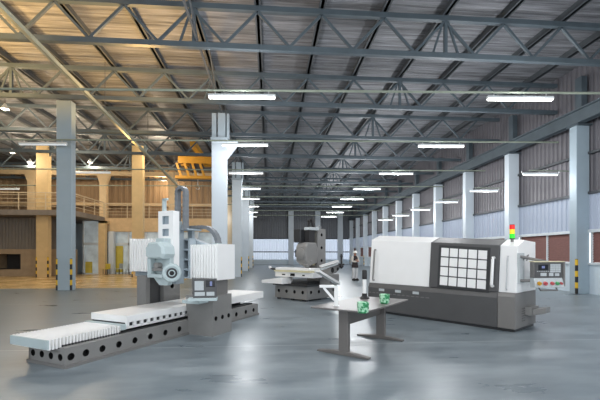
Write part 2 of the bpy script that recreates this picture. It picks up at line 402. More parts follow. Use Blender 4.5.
# ================================================================== ROOF STEEL
ZB, ZT, PN, X0 = 7.93, 9.12, 1.985, 1.6
nodes = [X0 + PN * k for k in range(-14, 6)]
nodes = [x for x in nodes if XL + .3 < x < XR - .2]
def truss(y, label, detail):
    t = thing('roof_truss', label, 'roof truss', (0, y, ZB), 0, 'roof trusses across the hall')
    MB().box((XL + .05, -.08, -.08), (XR - .1, .08, .08)).build('bottom_chord', 'truss', t)
    MB().box((XL + .05, -.08, ZT - ZB - .08), (XR - .1, .08, ZT - ZB + .08)).build('top_chord', 'truss', t)
    H = ZT - ZB; xs = nodes
    # left part beyond the annex is folded into fewer members
    for i, x in enumerate(xs[:-1]):
        mid = x + PN / 2
        for (p, q) in (((x, 0, H - .07), (mid, 0, .07)), ((mid, 0, .07), (x + PN, 0, H - .07))):
            MB().bar(p, q, .075, .075, (0, 1, 0)).build('web_member', 'truss', t)
    for x in (-10.3, -2.3, 5.6):
        MB().box((x - .05, -.05, .08), (x + .05, .05, H - .08)).build('post', 'truss', t)
        for e in (-1, 1): MB().bar((x + e * .08, 0, H - .1), (x + e * .42, 0, .07), .06, .06, (0, 1, 0)).build('web_member', 'truss', t)
    return t
TY = [7.35 + 4.25 * k for k in range(0, 12)]
for k, y in enumerate(TY):
    truss(y, 'grey steel roof truss spanning the hall, %s from the front' % ORD[k + 1], True)
for k, x in enumerate(reversed(nodes)):
    t = MB().box((x - .045, YF, ZT + .081), (x + .045, YB - .3, ZR - .001)).box((x - .1, YF, ZT + .081), (x + .1, YB - .3, ZT + .11)).build('roof_purlin', 'purlin')
    tag(t, 'dark roof purlin running the length of the hall, %s from the louvre wall' % ORD[k + 1], 'purlin', 'roof purlins')
for x, lab in ((-2.3, 'lattice brace running lengthwise over the annex side columns'),):
    t = thing('lengthwise_brace', lab, 'roof brace', (x + .0, 0, ZB))
    for k in range(len(TY) - 1):
        a, b = TY[k] + .09, TY[k + 1] - .09; c = (a + b) / 2
        m = MB().bar((0.12, a, .12), (0.12, c, ZT - ZB - .15), .05, .05).bar((0.12, c, ZT - ZB - .15), (0.12, b, .12), .05, .05)
        m.bar((0.12, a, .1), (0.12, b, .1), .06, .06)
        m.build('lattice_bay', 'purlin', t)

# ================================================================== LAMPS AND THEIR RAILS
LZ = 6.3
def lamp_proto(diff, label, L=2.0, w=.075, th=.045):
    t = thing('linear_lamp', label, 'ceiling lamp', (0, 0, 0), -.063, 'hanging linear lamps')
    MB().prism([(-w, .0), (w, .0), (.045, .08), (-.045, .08)], 'x', -L / 2, L / 2).build('housing', 'lampbody', t)
    MB().prism([(-w + .01, -.001), (-w + .03, -th), (w - .03, -th), (w - .01, -.001)], 'x', -L / 2 + .02, L / 2 - .02).build('diffuser', diff, t)
    for sx in (-1, 1): MB().box((sx * .8 - .012, -.012, .08), (sx * .8 + .012, .012, .16)).build('hanger', 'steel', t)
    return t
first = {'on': lamp_proto('lampon', ''), 'soft': lamp_proto('lampsoft', ''), 'off': lamp_proto('lampdim', ''), 'slim': lamp_proto('lampsoft', '', 1.5, .05, .03)}; used = set()
lights = []
def put_lamp(kind, loc, label):
    if kind != 'off': lights.append((Vector(loc), kind))
    if kind not in used:
        used.add(kind); o = first[kind]; o.location = loc; o['label'] = label; return o
    return copy_tree(first[kind], loc, label)
ROWS = [(1.2, -.9, 7.6), (6.2, -.9, 7.6), (11.23, 242, 520), (16.2, 245, 441), (21.8, 246, 396), (27.0, 247, 367), (32.0, 248, 352), (37.1, 249, 342), (42.2, 249, 335), (47.3, 249, 329)]
rv = Vector((math.cos(.063), -math.sin(.063), 0))
for k, (Z, a, b) in enumerate(ROWS):
    if k < 2: pL, pR = W(-.9 - .08 * Z, Z, LZ), W(7.6 - .08 * Z, Z, LZ)
    else:
        pL = W((a - 300) / F * Z, Z, LZ); t_ = 0
        u = (b - 300) / F                                # right lamp on the same rail, seen at its own bearing
        d_ = W(u, 1.0); det = rv.x * -d_.y + d_.x * rv.y
        t_ = (-pL.x * -d_.y + d_.x * -pL.y) / det; pR = pL + rv * t_
    q = ['nearest', 'second', 'third', 'fourth', 'fifth', 'sixth', 'seventh', 'eighth'][max(0, k - 2)]
    xr = XR - .3; xl = XL + .1 if pL.y < 30 else XA + .3
    e0 = pL + rv * ((xl - pL.x) / rv.x); e1 = pL + rv * ((xr - pL.x) / rv.x); up = Vector((0, 0, .195))
    r = MB().cyl(e0 + up, e1 + up, .036, n=10).build('lighting_rail', 'rail', smooth=True)
    tag(r, 'thin grey green conduit rail across the hall carrying the %s visible row of lamps' % q if k > 1 else 'thin conduit rail with lamps over the viewer, %s behind the front row' % ORD[2 - k], 'conduit', 'lamp rails across the hall')
    where = '%s visible from the front' % q if k > 1 else ('overhead before the front row' if k else 'overhead at the hall opening')
    put_lamp('on' if k == 2 else 'soft', pL, 'lit linear lamp over the aisle by the gantry mill, ' + where)
    put_lamp('on' if k in (2, 3) else 'soft', pR, 'lit linear lamp over the lathe side of the hall, ' + where)
    if k in (3, 4):
        px = 43 if k == 3 else 93; u = (px - 300) / F; d_ = W(u, 1.0); det = rv.x * -d_.y + d_.x * rv.y
        put_lamp('off', pL + rv * ((-pL.x * -d_.y + d_.x * -pL.y) / det), 'unlit grey linear lamp before the mezzanine, %s of its row' % ORD[k - 2])
    if k == 5: put_lamp('off', D(5, 189, 27.0), 'unlit grey linear lamp near the balcony over the vent opening')
for k, y in enumerate((15.0, 19.2, 23.5, 27.7, 32, 36.3)):
    put_lamp('slim', (11.4, y, 4.95), 'lit slim lamp close to the louvre wall, %s from the front' % ORD[k + 1])
    r = MB().box((10.9, y - .02, 5.11), (12.85, y + .02, 5.15)).build('lamp_bracket', 'rail')
    tag(r, 'thin wall bracket carrying the %s lamp beside the louvre wall' % ORD[k + 1], 'bracket', 'wall lamp brackets')
# pale rail hanging on the left, sloping away
p0, p1 = D(-28, -22, 8.3), D(181, 189, 27.0)
t = thing('pale_rail', 'long pale straight rail descending from the roof towards the cable loop', 'rail', p0)
MB().bar((0, 0, 0), p1 - p0, .11, .13).build('rail_bar', 'palerail', t)
for f in (.35, .62, .9):
    q = (p1 - p0) * f
    MB().cyl(q + Vector((0, 0, .05)), (q.x, q.y, ZT - p0.z + .1), .012, n=6).build('hanger_rod', 'purlin', t)

# ================================================================== ANNEX: MEZZANINE ON THE LEFT
XB = -13.3
bal = t = thing('mezzanine_balcony', 'grey mezzanine balcony projecting over the vent opening', 'balcony', (0, 0, 0))
MB().box((XL, 26.4, 4.25), (XB, YM + 2.9, 4.5)).build('slab', 'slabgrey', t)
MB().box((XL, 26.3, 4.2), (XB + .08, 26.4, 4.55)).box((XB, 26.4, 4.2), (XB + .08, YM, 4.55)).build('edge_beam', 'slabgrey', t)
def railing(parent, pts, z, mat='railing', h=1.15):
    for a, b in zip(pts, pts[1:]):
        a, b = Vector((*a, z)), Vector((*b, z)); m = MB()
        for hh in (.25, .5, .75, 1.0, h): m.bar(a + Vector((0, 0, hh)), b + Vector((0, 0, hh)), .03 if hh < h else .06, .03 if hh < h else .06)
        m.build('rail_bars', mat, parent)
        n = max(2, int((b - a).length / 1.6))
        for k in range(n + 1): p = a.lerp(b, k / n); MB().box((p.x - .025, p.y - .025, z), (p.x + .025, p.y + .025, z + h)).build('rail_post', mat, parent)
railing(t, [(XL + .1, 26.36), (XB + .04, 26.36), (XB + .04, YM)], 4.55)
wlk = t = thing('mezzanine_walkway', 'orange beige mezzanine beam with railing above the glazed front', 'walkway', (0, 0, 0))
MB().box((XB + .1, YM, 3.4), (XA, YM + .5, 4.5)).build('beam', 'beam_ochre', t)
MB().box((XB + .1, YM + .5, 4.3), (XA, YM + 2.9, 4.5)).build('slab', 'slabgrey', t)
railing(t, [(XB + .1, YM + .05), (XA, YM + .05)], 4.5)
# upper level beams and posts
t = tag(MB().box((XL, YM + 1.0, 8.1), (XA, YM + 1.3, 8.45)).build('upper_beam', 'creamcol'), 'pinkish cream beam above the mezzanine, over the railings', 'beam')
t = tag(MB().box((XL, YM + 2.2, 5.75), (XA, YM + 2.5, 6.0)).build('wall_beam', 'beam_ochre'), 'tan beam along the ribbed wall behind the mezzanine railing', 'beam')
for par, x in ((bal, -19.4), (bal, -13.75), (wlk, -8.2)):
    o = MB().box((x - .28, YM + .95, 4.5), (x + .28, YM + 1.35, 7.5)).prism([(x - .28, 7.5), (x + .28, 7.5), (x + .5, 8.1), (x - .5, 8.1)], 'y', YM + .95, YM + 1.35).build('post', 'creamcol', par)
# ground floor under the mezzanine
t = tag(MB().box((XB + .0, YM - .9, 0), (XB + .5, YM - .5, 4.2)).box((XB, YM - .9, 4.0), (XB + .5, YM, 4.19)).build('corner_post', 'ochre'), 'orange beige post under the inner corner of the balcony', 'post')
t = tag(MB().box((-13.9, 26.6, 0), (-13.72, 26.75, 4.19)).build('slim_post', 'castd'), 'slim dark post under the balcony edge', 'post')
t = tag(MB().box((-20.85, 27.4, 0), (-20.25, 27.8, 4.24)).build('grey_post', 'bluegrey'), 'blue grey post beside the vent opening, under the balcony', 'post')
# vent block
t = thing('vent_block', 'beige masonry block with a dark square opening beneath a grey panel', 'vent', (-18.0, 28.2, 0))
m = MB().box((-2.2, 0, 0), (-1.6, 1.6, 1.95)).box((.3, 0, 0), (3.4, 1.6, 1.95)).box((-1.6, 0, 0), (.3, 1.6, .5)).box((-1.6, 0, 1.6), (.3, 1.6, 1.95)).box((-1.6, 1.5, .5), (.3, 1.6, 1.6))
m.build('surround', 'beige', t)
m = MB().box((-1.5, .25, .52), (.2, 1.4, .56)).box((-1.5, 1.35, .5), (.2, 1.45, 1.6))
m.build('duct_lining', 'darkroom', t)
pn = MB().box((-2.0, .1, 1.95), (2.9, .2, 4.2))
for k in range(22): pn.box((-1.95 + k * .22, .06, 1.95), (-1.87 + k * .22, .1, 4.2))
pn.build('grey_panel', 'panelgrey', t)
# glazed fronts
def glazed(name, x0, x1, y, label, doors, z1=3.4):
    t = thing(name, label, 'glazed front', (0, y, 0))
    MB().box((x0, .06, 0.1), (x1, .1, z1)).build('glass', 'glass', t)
    m = MB().box((x0, -.02, 2.3), (x1, .06, 2.5)).box((x0, -.02, 0), (x1, .06, .12))
    x = x0
    while x <= x1: m.box((x - .05, -.02, 0), (x + .05, .06, z1)); x += 1.35
    m.build('frame', 'winframe', t)
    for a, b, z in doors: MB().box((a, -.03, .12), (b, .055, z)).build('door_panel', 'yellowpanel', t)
    return t
glazed('glass_partition', XB + .5, XA, YM + .3, 'glazed ground floor front with yellow doors under the walkway', [(-12.5, -11.9, 2.25), (-11.1, -10.6, 2.25), (-9.9, -9.0, 1.0), (-7.4, -6.6, 2.25)])
glazed('glass_partition', XL + .1, -20.9, 29.0, 'glazed front with yellow panel under the balcony beside the grey post', [(-22.6, -21.2, 2.2)], 4.2)
glazed('glass_partition', -14.55, XB - .06, 30.6, 'narrow glazed front between the vent block and corner post', [(-14.4, -13.9, 1.0)], 4.2)
for k, (x, lab) in enumerate(((-13.05 + .45, 'white column between orange corner post and glazed front'), (-6.0, 'white column in the glazed front behind the gantry mill'))):
    o = MB().box((-.2, -.2, 0), (.2, .2, 3.4)).build('white_column', 'colwhite'); o.location = (x, YM - .1, 0); tag(o, lab, 'column')
# low dividing wall of stored goods in front of the glazed part
random.seed(3)
cs = []
for k in range(9):
    x = -12.6 + k * .85; w, h = random.uniform(.35, .6), random.uniform(.45, .85)
    t = thing('cafe_chair', 'small chair before the glazed front, %s from the orange corner post' % ORD[k + 1], 'chair', (x, YM - 1.1 + .25 * (k % 2), 0), random.uniform(-.6, .6), 'chairs before the glazed front')
    MB().box((-.2, -.2, .42), (.2, .2, .46)).build('seat', 'yellowpanel' if k % 3 == 0 else 'bluegrey', t)
    MB().box((-.2, .17, .46), (.2, .2, .85)).build('backrest', 'yellowpanel' if k % 3 == 0 else 'bluegrey', t)
    for sx in (-.17, .17):
        for sy in (-.17, .17): MB().box((sx - .015, sy - .015, 0), (sx + .015, sy + .015, .42)).build('leg', 'castd', t)
# pendant lamps with warm bulbs
pend = [((5, 107), 17.5), ((12, 151), 24.3), ((30, 161), 27), ((77, 151), 24.3), ((90, 161), 27)]
plab = ['warm pendant lamp hanging nearest, high before the blue grey columns', 'warm pendant lamp over the balcony, before the ochre column by the vent', 'warm pendant lamp deep over the balcony beside the ochre column',
        'warm pendant lamp over the mezzanine corner beyond the lone blue grey column', 'warm pendant lamp deepest over the mezzanine walkway']
wl = []
for (pp, Z), lab in zip(pend, plab):
    p = D(pp[0], pp[1], Z)
    t = thing('pendant_lamp', lab, 'pendant lamp', p, 0, 'warm pendant lamps')
    MB().lathe((0, 0, 0), (0, 0, 1), [(.17, -.1), (.155, -.04), (.08, .08), (.04, .16)], 20).build('shade', 'lampbody', t, smooth=True)
    MB().lathe((0, 0, 0), (0, 0, 1), [(.04, -.16), (.09, -.13), (.09, -.105)], 14).build('bulb', 'warm', t, smooth=True)
    MB().cyl((0, 0, .16), (0, 0, ZR - p.z), .012, n=6).build('cord', 'black', t)
    wl.append(p)
# yellow overhead crane
cp = D(200, 172, 27.5)
t = thing('overhead_crane', 'yellow overhead hoist crane high behind the spindle ram', 'crane', cp, .0)
MB().box((-1.5, -.35, .55), (.9, .0, 1.05)).box((-1.5, .5, .55), (.9, .85, 1.05)).build('girder', 'crane', t, bevel=.02)
MB().box((-.1, -3.0, 1.05), (.25, 3.0, 1.4)).build('end_carriage', 'crane', t)
m = MB()
for k in range(4): m.bar((-1.6 + k * .55, -.3, .55), (-1.3 + k * .55, -.3, -.35), .1, .16)
m.box((-1.7, -.4, -.55), (.9, .0, -.35)); m.build('service_frame', 'crane', t)
MB().box((-.7, -.2, .05), (.2, .7, .55)).build('trolley', 'castd', t)
MB().cyl((-.2, .25, .05), (-.2, .25, -1.0), .03).tube([(-.2 + .12 * math.sin(a), .25, -1.12 + .12 * math.cos(a)) for a in [i * .5 for i in range(10)]], .03).build('hook', 'steel', t)
m = MB()
for dy in (-2.6, 2.6): m.box((.0, dy - .05, 1.4), (.15, dy + .05, ZB + .8 - cp.z))
m.build('hanger', 'truss', t)

# ================================================================== GANTRY MILL
A = W(-3.27, 5.217); dd = (W(-1.11, 9.92) - A); ang = math.atan2(dd.y, dd.x)
g = thing('gantry_mill', 'long white and grey gantry milling machine with pleated bed covers', 'milling machine', A, ang)
LB = 5.17
# local: x along the bed (0..LB), y across (0 = front, 1 = back), z up
cells = []; ch = .265
def along(px):                          # distance along the front of the bed under a photo column
    u = (px - 300) / F; return (u * 5.217 + 3.27) / (.418 - u * .909)
hx = [along(v) for v in (71, 86, 102.5, 119, 135, 150.5, 165.5, 179.5, 193, 205, 216, 226.5, 236.5, 246)] + [4.95]
for k, x in enumerate(hx):
    x0 = 0 if k == 0 else (hx[k - 1] + x) / 2; x1 = LB if k == len(hx) - 1 else (hx[k + 1] + x) / 2
    cells.append((x0, x1, .045, ch, x, .15, .052))
bed = MB(); bed.holed((0, 0, 0), (1, 0, 0), (0, 0, 1), cells, .07)
BW = .83; ec = []
for k in range(4):
    w = BW / 4; ec.append((k * w, (k + 1) * w, .045, ch, (k + .5) * w, .15, .05))
bed.holed((0, BW, 0), (0, -1, 0), (0, 0, 1), ec, .07)
bed.holed((LB, 0, 0), (0, 1, 0), (0, 0, 1), ec, .07)
bed.box((0, BW - .05, .045), (LB, BW, ch)).box((0, 0, ch), (LB, .12, ch + .02)).box((0, BW - .12, ch), (LB, BW, ch + .02)).box((0, .12, ch - .05), (LB, BW - .12, ch - .03))
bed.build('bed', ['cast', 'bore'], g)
MB().box((-.015, -.03, 0), (LB + .015, BW + .03, .044)).build('bed_plinth', 'base', g)
MB().box((.05, .14, ch - .03), (LB - .05, .34, ch + .04)).box((.05, .52, ch - .03), (LB - .05, .7, ch + .04)).build('guideway', 'castd', g)
MB().pleats('x', -.13, 1.02, 23, (.14, .27), (1.0, .415), .2, top=.012, fin=.42).build('bed_bellows', 'white2', g)
MB().box((-.16, .14, .285), (-.13, 1.0, .41)).build('bellows_end_plate', 'teal', g)
MB().pleats('x', 3.62, 5.62, 44, (.1, .40), (1.1, .57), .12, top=.012, fin=.5).build('bed_bellows', 'white2', g)
# worktable with slotted edge
MB().box((1.02, .1, .34), (1.1, 1.02, .43)).build('table_end_plate', 'teal', g)
tb = MB().box((1.1, .08, .45), (3.62, .97, .565)).box((1.1, .12, .34), (3.62, .94, .385))
MB().box((1.1, .13, .385), (3.62, .93, .45)).build('slot_channel', 'castd', g)  # dark colour paints the shade inside the shallow slots
for k in range(17): tb.box((1.1 + k * .15, .09, .385), (1.16 + k * .15, .13, .45))
tb.build('worktable', 'white', g, bevel=.006)
# right pedestal with three holes on its front face
pd = MB()
y0 = -.6; cc = [(2.49 + k * .21, 2.70 + k * .21, .04, .46, 2.595 + k * .21, .34, .045) for k in range(3)]
pd.holed((0, y0, 0), (1, 0, 0), (0, 0, 1), cc, .06)
pd.prism([(y0 + .07, 0), (.0, .0), (.0, .27), (.05, .58), (.05, .78), (y0, .78), (y0, .46), (y0 + .07, .46)], 'x', 2.491, 3.119)
pd.box((2.491, y0, 0), (3.119, y0 + .07, .04)).box((2.491, y0 + .0005, .04), (2.5, y0 + .07, .46)).box((3.11, y0 + .0005, .04), (3.119, y0 + .07, .46))
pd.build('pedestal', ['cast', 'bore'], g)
MB().box((2.62, -.5, .78), (3.12, .02, 1.12)).build('column_neck', 'base', g)
MB().box((2.2, -.5, .66), (2.489, -.1, .72)).build('pedestal_shelf', 'teal', g)
# left column behind the bed
lc = MB().box((2.45, 1.1, 0), (2.56, 1.36, 1.14)).box((2.95, 1.1, 0), (3.46, 1.36, 1.14), skip=('-y',)).box((2.56, 1.22, 0), (2.95, 1.36, 1.14))
lc.holed((2.95, 1.1, 0), (1, 0, 0), (0, 0, 1), [(0, .51, 0, 1.14, .26, .87, .055)], .08)
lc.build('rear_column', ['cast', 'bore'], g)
MB().box((2.56, 1.2, .0), (2.95, 1.219, 1.13)).build('rear_column_web', 'dark', g)
# crossbeam with ladder of dark pockets
cb = MB().box((2.8, -.5, 1.1), (3.15, 1.8, 1.75))
cb.build('crossbeam', 'bluegrey', g)
ld = MB().box((2.6, .06, 1.1), (2.8, .10, 1.92)).box((2.6, .24, 1.1), (2.8, .28, 1.92))
for z in (1.1, 1.27, 1.47, 1.67, 1.88): ld.box((2.6, .1, z), (2.8, .24, z + .035))
ld.build('ladder_frame', 'bluegrey', g)
MB().box((2.78, .1, 1.1), (2.8, .24, 1.9)).build('ladder_backing', 'castd', g)
MB().prism([(-.35, 1.75), (.4, 1.75), (.4, 1.93), (.25, 1.93)], 'x', 2.85, 3.05).build('beam_gusset', 'bluegrey', g)
# pleated covers on the crossbeam
MB().pleats('y', -.6, .08, 10, (2.62, 1.1), (3.18, 1.79), .05, fin=.66).build('crossbeam_bellows', 'white2', g)
MB().box((2.61, -.63, 1.085), (3.19, -.6, 1.8)).build('bellows_end_plate', 'white', g)
MB().pleats('y', .95, 1.72, 10, (2.6, 1.22), (3.18, 1.93), .05, fin=.66).build('crossbeam_bellows', 'white2', g)
MB().box((2.6, 1.72, 1.21), (3.18, 1.75, 1.94)).build('bellows_end_plate', 'white', g)
# carriage, ram and head
MB().box((2.36, .2, 1.0), (2.6, .5, 2.2)).box((2.6, .3, 1.15), (2.8, .9, 1.7)).build('carriage', 'bluegrey', g, bevel=.01)
rm = MB()
z0, z1 = 1.15, 2.44
rm.box((2.17, .1, z0), (2.35, .47, z1), skip=('-x',))
zc = [z0, 1.95, 2.09, 2.18, 2.34, z1]
F1 = lambda a, b, c, d: rm.add([(2.17, a, c), (2.17, b, c), (2.17, b, d), (2.17, a, d)], [(0, 1, 2, 3)])
F1(.1, .2, z0, z1); F1(.36, .47, z0, z1)
for k in (0, 2, 4): F1(.2, .36, zc[k], zc[k + 1])
for k in (1, 3):
    c, d = zc[k], zc[k + 1]; rm.box((2.17, .2, c), (2.23, .36, d), skip=('-x',), mi=1)
rm.build('ram', ['white', 'bluegrey'], g)
hd = MB()
ring = lambda x, k: [Vector((x, .28 + a * k, 1.66 + b * k)) for a, b in ((-.21, -.15), (.17, -.15), (.23, -.08), (.23, .06), (.14, .17), (-.12, .17), (-.23, .08), (-.25, -.06))]
hd.loft([ring(1.86, .8), ring(1.9, 1), ring(2.16, 1)])
hd.box((2.0, .15, 1.8), (2.17, .37, 1.9))
hd.build('spindle_head', 'teal', g, bevel=.01)
yk = MB().prism([(.06, 1.52), (.5, 1.52), (.5, 1.16), (.34, 1.0), (.12, 1.0), (.06, 1.15)], 'x', 2.06, 2.16)
yk.box((1.92, .42, 1.15), (2.06, .5, 1.52)).box((1.92, .12, 1.15), (2.06, .45, 1.22))
yk.build('head_yoke', 'teal', g, bevel=.008)
MB().cyl((1.94, .3, 1.38), (2.05, .3, 1.38), .06, n=14).box((1.95, .16, 1.28), (2.05, .4, 1.33)).build('head_bracket', 'cast', g)
dc = Vector((2.0, -.04, 1.245)); dv = Vector((-.62, -.6, -.05))
MB().lathe(dc - dv.normalized() * .1, dv, [(.14, 0), (.175, .02), (.175, .11), (.16, .13), (.125, .135), (.115, .122), (.065, .122), (.06, .135), (.045, .135), (.038, .07)], 32).build('milling_disc', 'teal', g, smooth=True)
MB().lathe(dc + dv.normalized() * .026, dv, [(.098, 0), (.098, .004), (.065, .005)], 28).build('disc_groove', 'castd', g, smooth=True)
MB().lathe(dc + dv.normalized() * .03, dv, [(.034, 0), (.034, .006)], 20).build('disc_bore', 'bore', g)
# aerials and cable carriers
MB().box((2.24, .38, 2.44), (2.3, .44, 2.7)).box((2.24, .3, 2.66), (2.27, .44, 2.7)).build('sensor_post', 'teal', g)
def arc(c, r, a0, a1, n, plane):
    return [plane(c, r, math.radians(a0 + (a1 - a0) * i / n)) for i in range(n + 1)]
py_ = lambda c, r, a: (2.47, c[0] + r * math.cos(a), c[1] + r * math.sin(a))
path = [(2.47, .245, 2.21 + .05 * k) for k in range(13)] + arc((.145, 2.83), .1, 0, 180, 14, py_) + [(2.47, .045, 2.83 - .05 * k) for k in range(1, 16)]
MB().sweep(path, .13, .06, (1, 0, 0)).build('cable_carrier', 'chain', g)
MB().box((2.4, .2, 2.2), (2.54, .3, 2.26)).build('carrier_bracket', 'teal', g)
path = [(2.9, .30 - .045 * k, 2.16) for k in range(8)] + [(2.9, -.05 - .38 * math.sin(a), 1.78 + .38 * math.cos(a)) for a in [math.radians(i * 7) for i in range(0, 14)]]
MB().sweep(path, .14, .075, (1, 0, 0)).build('cable_carrier', 'chain', g)
MB().box((2.8, -.48, 1.79), (3.0, -.37, 1.815)).build('carrier_bracket', 'teal', g)
MB().box((2.47, .0, 2.08), (2.9, .34, 2.11)).box((2.84, .2, 1.75), (2.92, .32, 2.08)).build('carrier_tray', 'bluegrey', g)
# operator panel facing the viewer
pan = bpy.data.objects.new('operator_panel', None); COL.objects.link(pan); pan.parent = g
pz = G(204.5, 292.5, .80); pl = Matrix.Rotation(-ang, 4, 'Z') @ (pz - A)
Zp = 6.85; pl = Matrix.Rotation(-ang, 4, 'Z') @ (W((205 - 300) / F * Zp, Zp) - A)
pan.location = (pl.x, pl.y, .80); pan.rotation_euler = (0, 0, -ang - math.atan(TH) + .15)
MB().box((-.21, -.03, .0), (.21, .03, .35)).build('panel_case', 'dark', pan, bevel=.006)
MB().box((-.18, -.034, .14), (-.02, -.03, .31)).box((-.18, -.034, .04), (.0, -.03, .11)).box((.03, -.034, .04), (.17, -.03, .11)).build('keypad', 'keypad', pan)
MB().box((.02, -.034, .2), (.18, -.03, .32)).build('display', 'screen', pan)
MB().box((.09, -.036, .22), (.13, -.034, .3)).build('display_readout', 'screenlit', pan)
m = MB().box((-.3, -.1, -.05), (.22, .14, -.0)); m.build('panel_shelf', 'teal', pan, bevel=.006)

# ================================================================== LATHE
R0 = W(1.9, 10.47); R1 = W(4.36, 7.6); dv2 = R1 - R0; LL = dv2.length; la = math.atan2(dv2.y, dv2.x)
l = thing('turning_lathe', 'large white and dark grey enclosed lathe with a gridded window', 'lathe', R0, la)
# local x along front left->right, y back, z up
zt = lambda s: 2.0 - .235 * s / LL
WD = 1.2
def upper(s0, s1, name, mat, f0=.06, f1=.16, top=True):
    def ring(s):
        z = zt(s); return [Vector(p) for p in ((s, f0, .8), (s, f1, z), (s, .52, z + .13), (s, WD - .02, z + .10), (s, WD - .02, .8))]
    return MB().loft([ring(s0), ring(s1)]).build(name, mat, l, bevel=.012)
s1, s2 = 1.84, 3.43
upper(0.0, s1 - .004, 'left_hood', 'white')
upper(s1, s2, 'sliding_door', 'dark', .03, .13)
upper(s2 + .004, LL, 'right_hood', 'white')
MB().prism([(0, .06), (0, .68), (.06, .8), (WD, .8), (WD, .06)], 'x', 0, s2).build('base_cabinet', 'dark', l, bevel=.01)
MB().prism([(0, .06), (0, .72), (.04, .8), (WD, .8), (WD, .06)], 'x', s2 + .006, LL).build('tailstock_base', 'base', l, bevel=.01)
MB().box((.03, .05, 0), (LL - .03, WD - .05, .06)).build('plinth', 'castd', l)
lean = lambda z, s, f0=.06, f1=.16: f0 + (f1 - f0) * (z - .8) / (zt(s) - .8)
# service plates and vent slits under the left hood
for k in range(3):
    s = .38 + k * .52
    MB().box((s, -.008, .60), (s + .17, .004, .665)).build('service_plate', 'keypad', l)
for k in range(14): MB().box((.02 + k * .135, -.005, .53), (.11 + k * .135, .001, .545)).build('vent_slit', 'base', l)
# left hood handle and hatch outline
def handle(s, za, zb, f0, f1, mat, r, off, name):
    pa, pb = Vector((s, lean(za, s, f0, f1), za)), Vector((s, lean(zb, s, f0, f1), zb)); o = Vector((0, -off, 0))
    MB().tube([pa, pa + o * .8, pa + o + Vector((0, 0, .03)), pb + o - Vector((0, 0, .03)), pb + o * .8, pb], r, 10).build(name, mat, l, smooth=True)
handle(.16, .88, 1.72, .06, .16, 'cast', .022, .06, 'hood_handle')
def panel_pt(s, z, out, f0=.03, f1=.13): return Vector((s, lean(z, s, f0, f1) - out, z))
def plate(mb, sa, sb, zab, out, f0, f1, thick=.02, mi=0):
    z00, z01, z10, z11 = zab          # bottom/top at sa, bottom/top at sb
    a = [panel_pt(sa, z00, out, f0, f1), panel_pt(sb, z10, out, f0, f1), panel_pt(sb, z11, out, f0, f1), panel_pt(sa, z01, out, f0, f1)]
    b = [p + Vector((0, thick, 0)) for p in a]
    mb.loft([a, b], mi)
m = MB(); plate(m, .3, .82, (.84, 1.08, .84, 1.06), .003, .06, .16, .004); m.build('hatch_panel', 'white', l, bevel=.001)
# gridded window: 5 x 4 panes, painted white for the lit interior
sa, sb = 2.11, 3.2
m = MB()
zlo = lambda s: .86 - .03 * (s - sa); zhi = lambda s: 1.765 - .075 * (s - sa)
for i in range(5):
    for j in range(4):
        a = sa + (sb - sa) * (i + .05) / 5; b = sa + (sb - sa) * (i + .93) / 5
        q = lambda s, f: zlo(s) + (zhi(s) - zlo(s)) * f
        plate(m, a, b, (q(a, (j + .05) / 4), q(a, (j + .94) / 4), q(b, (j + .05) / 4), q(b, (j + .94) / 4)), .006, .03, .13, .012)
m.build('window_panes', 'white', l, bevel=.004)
m = MB(); plate(m, sa - .05, sb + .05, (zlo(sa) - .05, zhi(sa) + .05, zlo(sb) - .05, zhi(sb) + .05), .003, .03, .13, .006); m.build('window_frame', 'castd', l)
handle(3.33, .92, 1.52, .03, .13, 'white', .03, .07, 'door_handle')
handle(3.6, .86, 1.55, .06, .16, 'steel', .012, .04, 'hood_handle')
# right end: lever loop, tower lamp, chip outlet
MB().tube([(LL, .35, 1.42), (LL + .04, .36, 1.5), (LL + .04, .62, 1.58), (LL, .63, 1.45)], .012, 8).build('lever', 'base', l, smooth=True)
tx = (3.58, .4, zt(3.52) + .075)
tl = bpy.data.objects.new('signal_tower', None); COL.objects.link(tl); tl.parent = l; tl.location = tx
for nm, mt, za, zb, r in (('tower_stem', 'base', 0, .06, .03), ('tower_collar', 'castd', .06, .08, .052), ('green_lamp', 'green', .08, .175, .05), ('yellow_lamp', 'yellow', .176, .27, .05), ('red_lamp', 'red', .271, .365, .05), ('tower_cap', 'castd', .365, .375, .046)):
    MB().cyl((0, 0, za), (0, 0, zb), r, n=20).build(nm, mt, tl, smooth=True)
co = MB().prism([(.55, .30), (1.0, .30), (1.0, .48), (.55, .48)], 'x', LL - .01, LL + .12)
co.build('chip_outlet_flange', 'cast', l, bevel=.01)
MB().loft([[(LL + .12, .6, .3), (LL + .12, .95, .3), (LL + .12, .95, .44), (LL + .12, .6, .44)], [(LL + .36, .62, .37), (LL + .36, .93, .37), (LL + .36, .93, .49), (LL + .36, .62, .49)]]).build('chip_outlet', 'cast', l, bevel=.015)
m = MB()
for i in range(4):
    for j in range(6): m.cyl((LL, .38 + i * .05, .2 + j * .05), (LL + .003, .38 + i * .05, .2 + j * .05), .012, n=8)
m.build('vent_holes', 'castd', l)
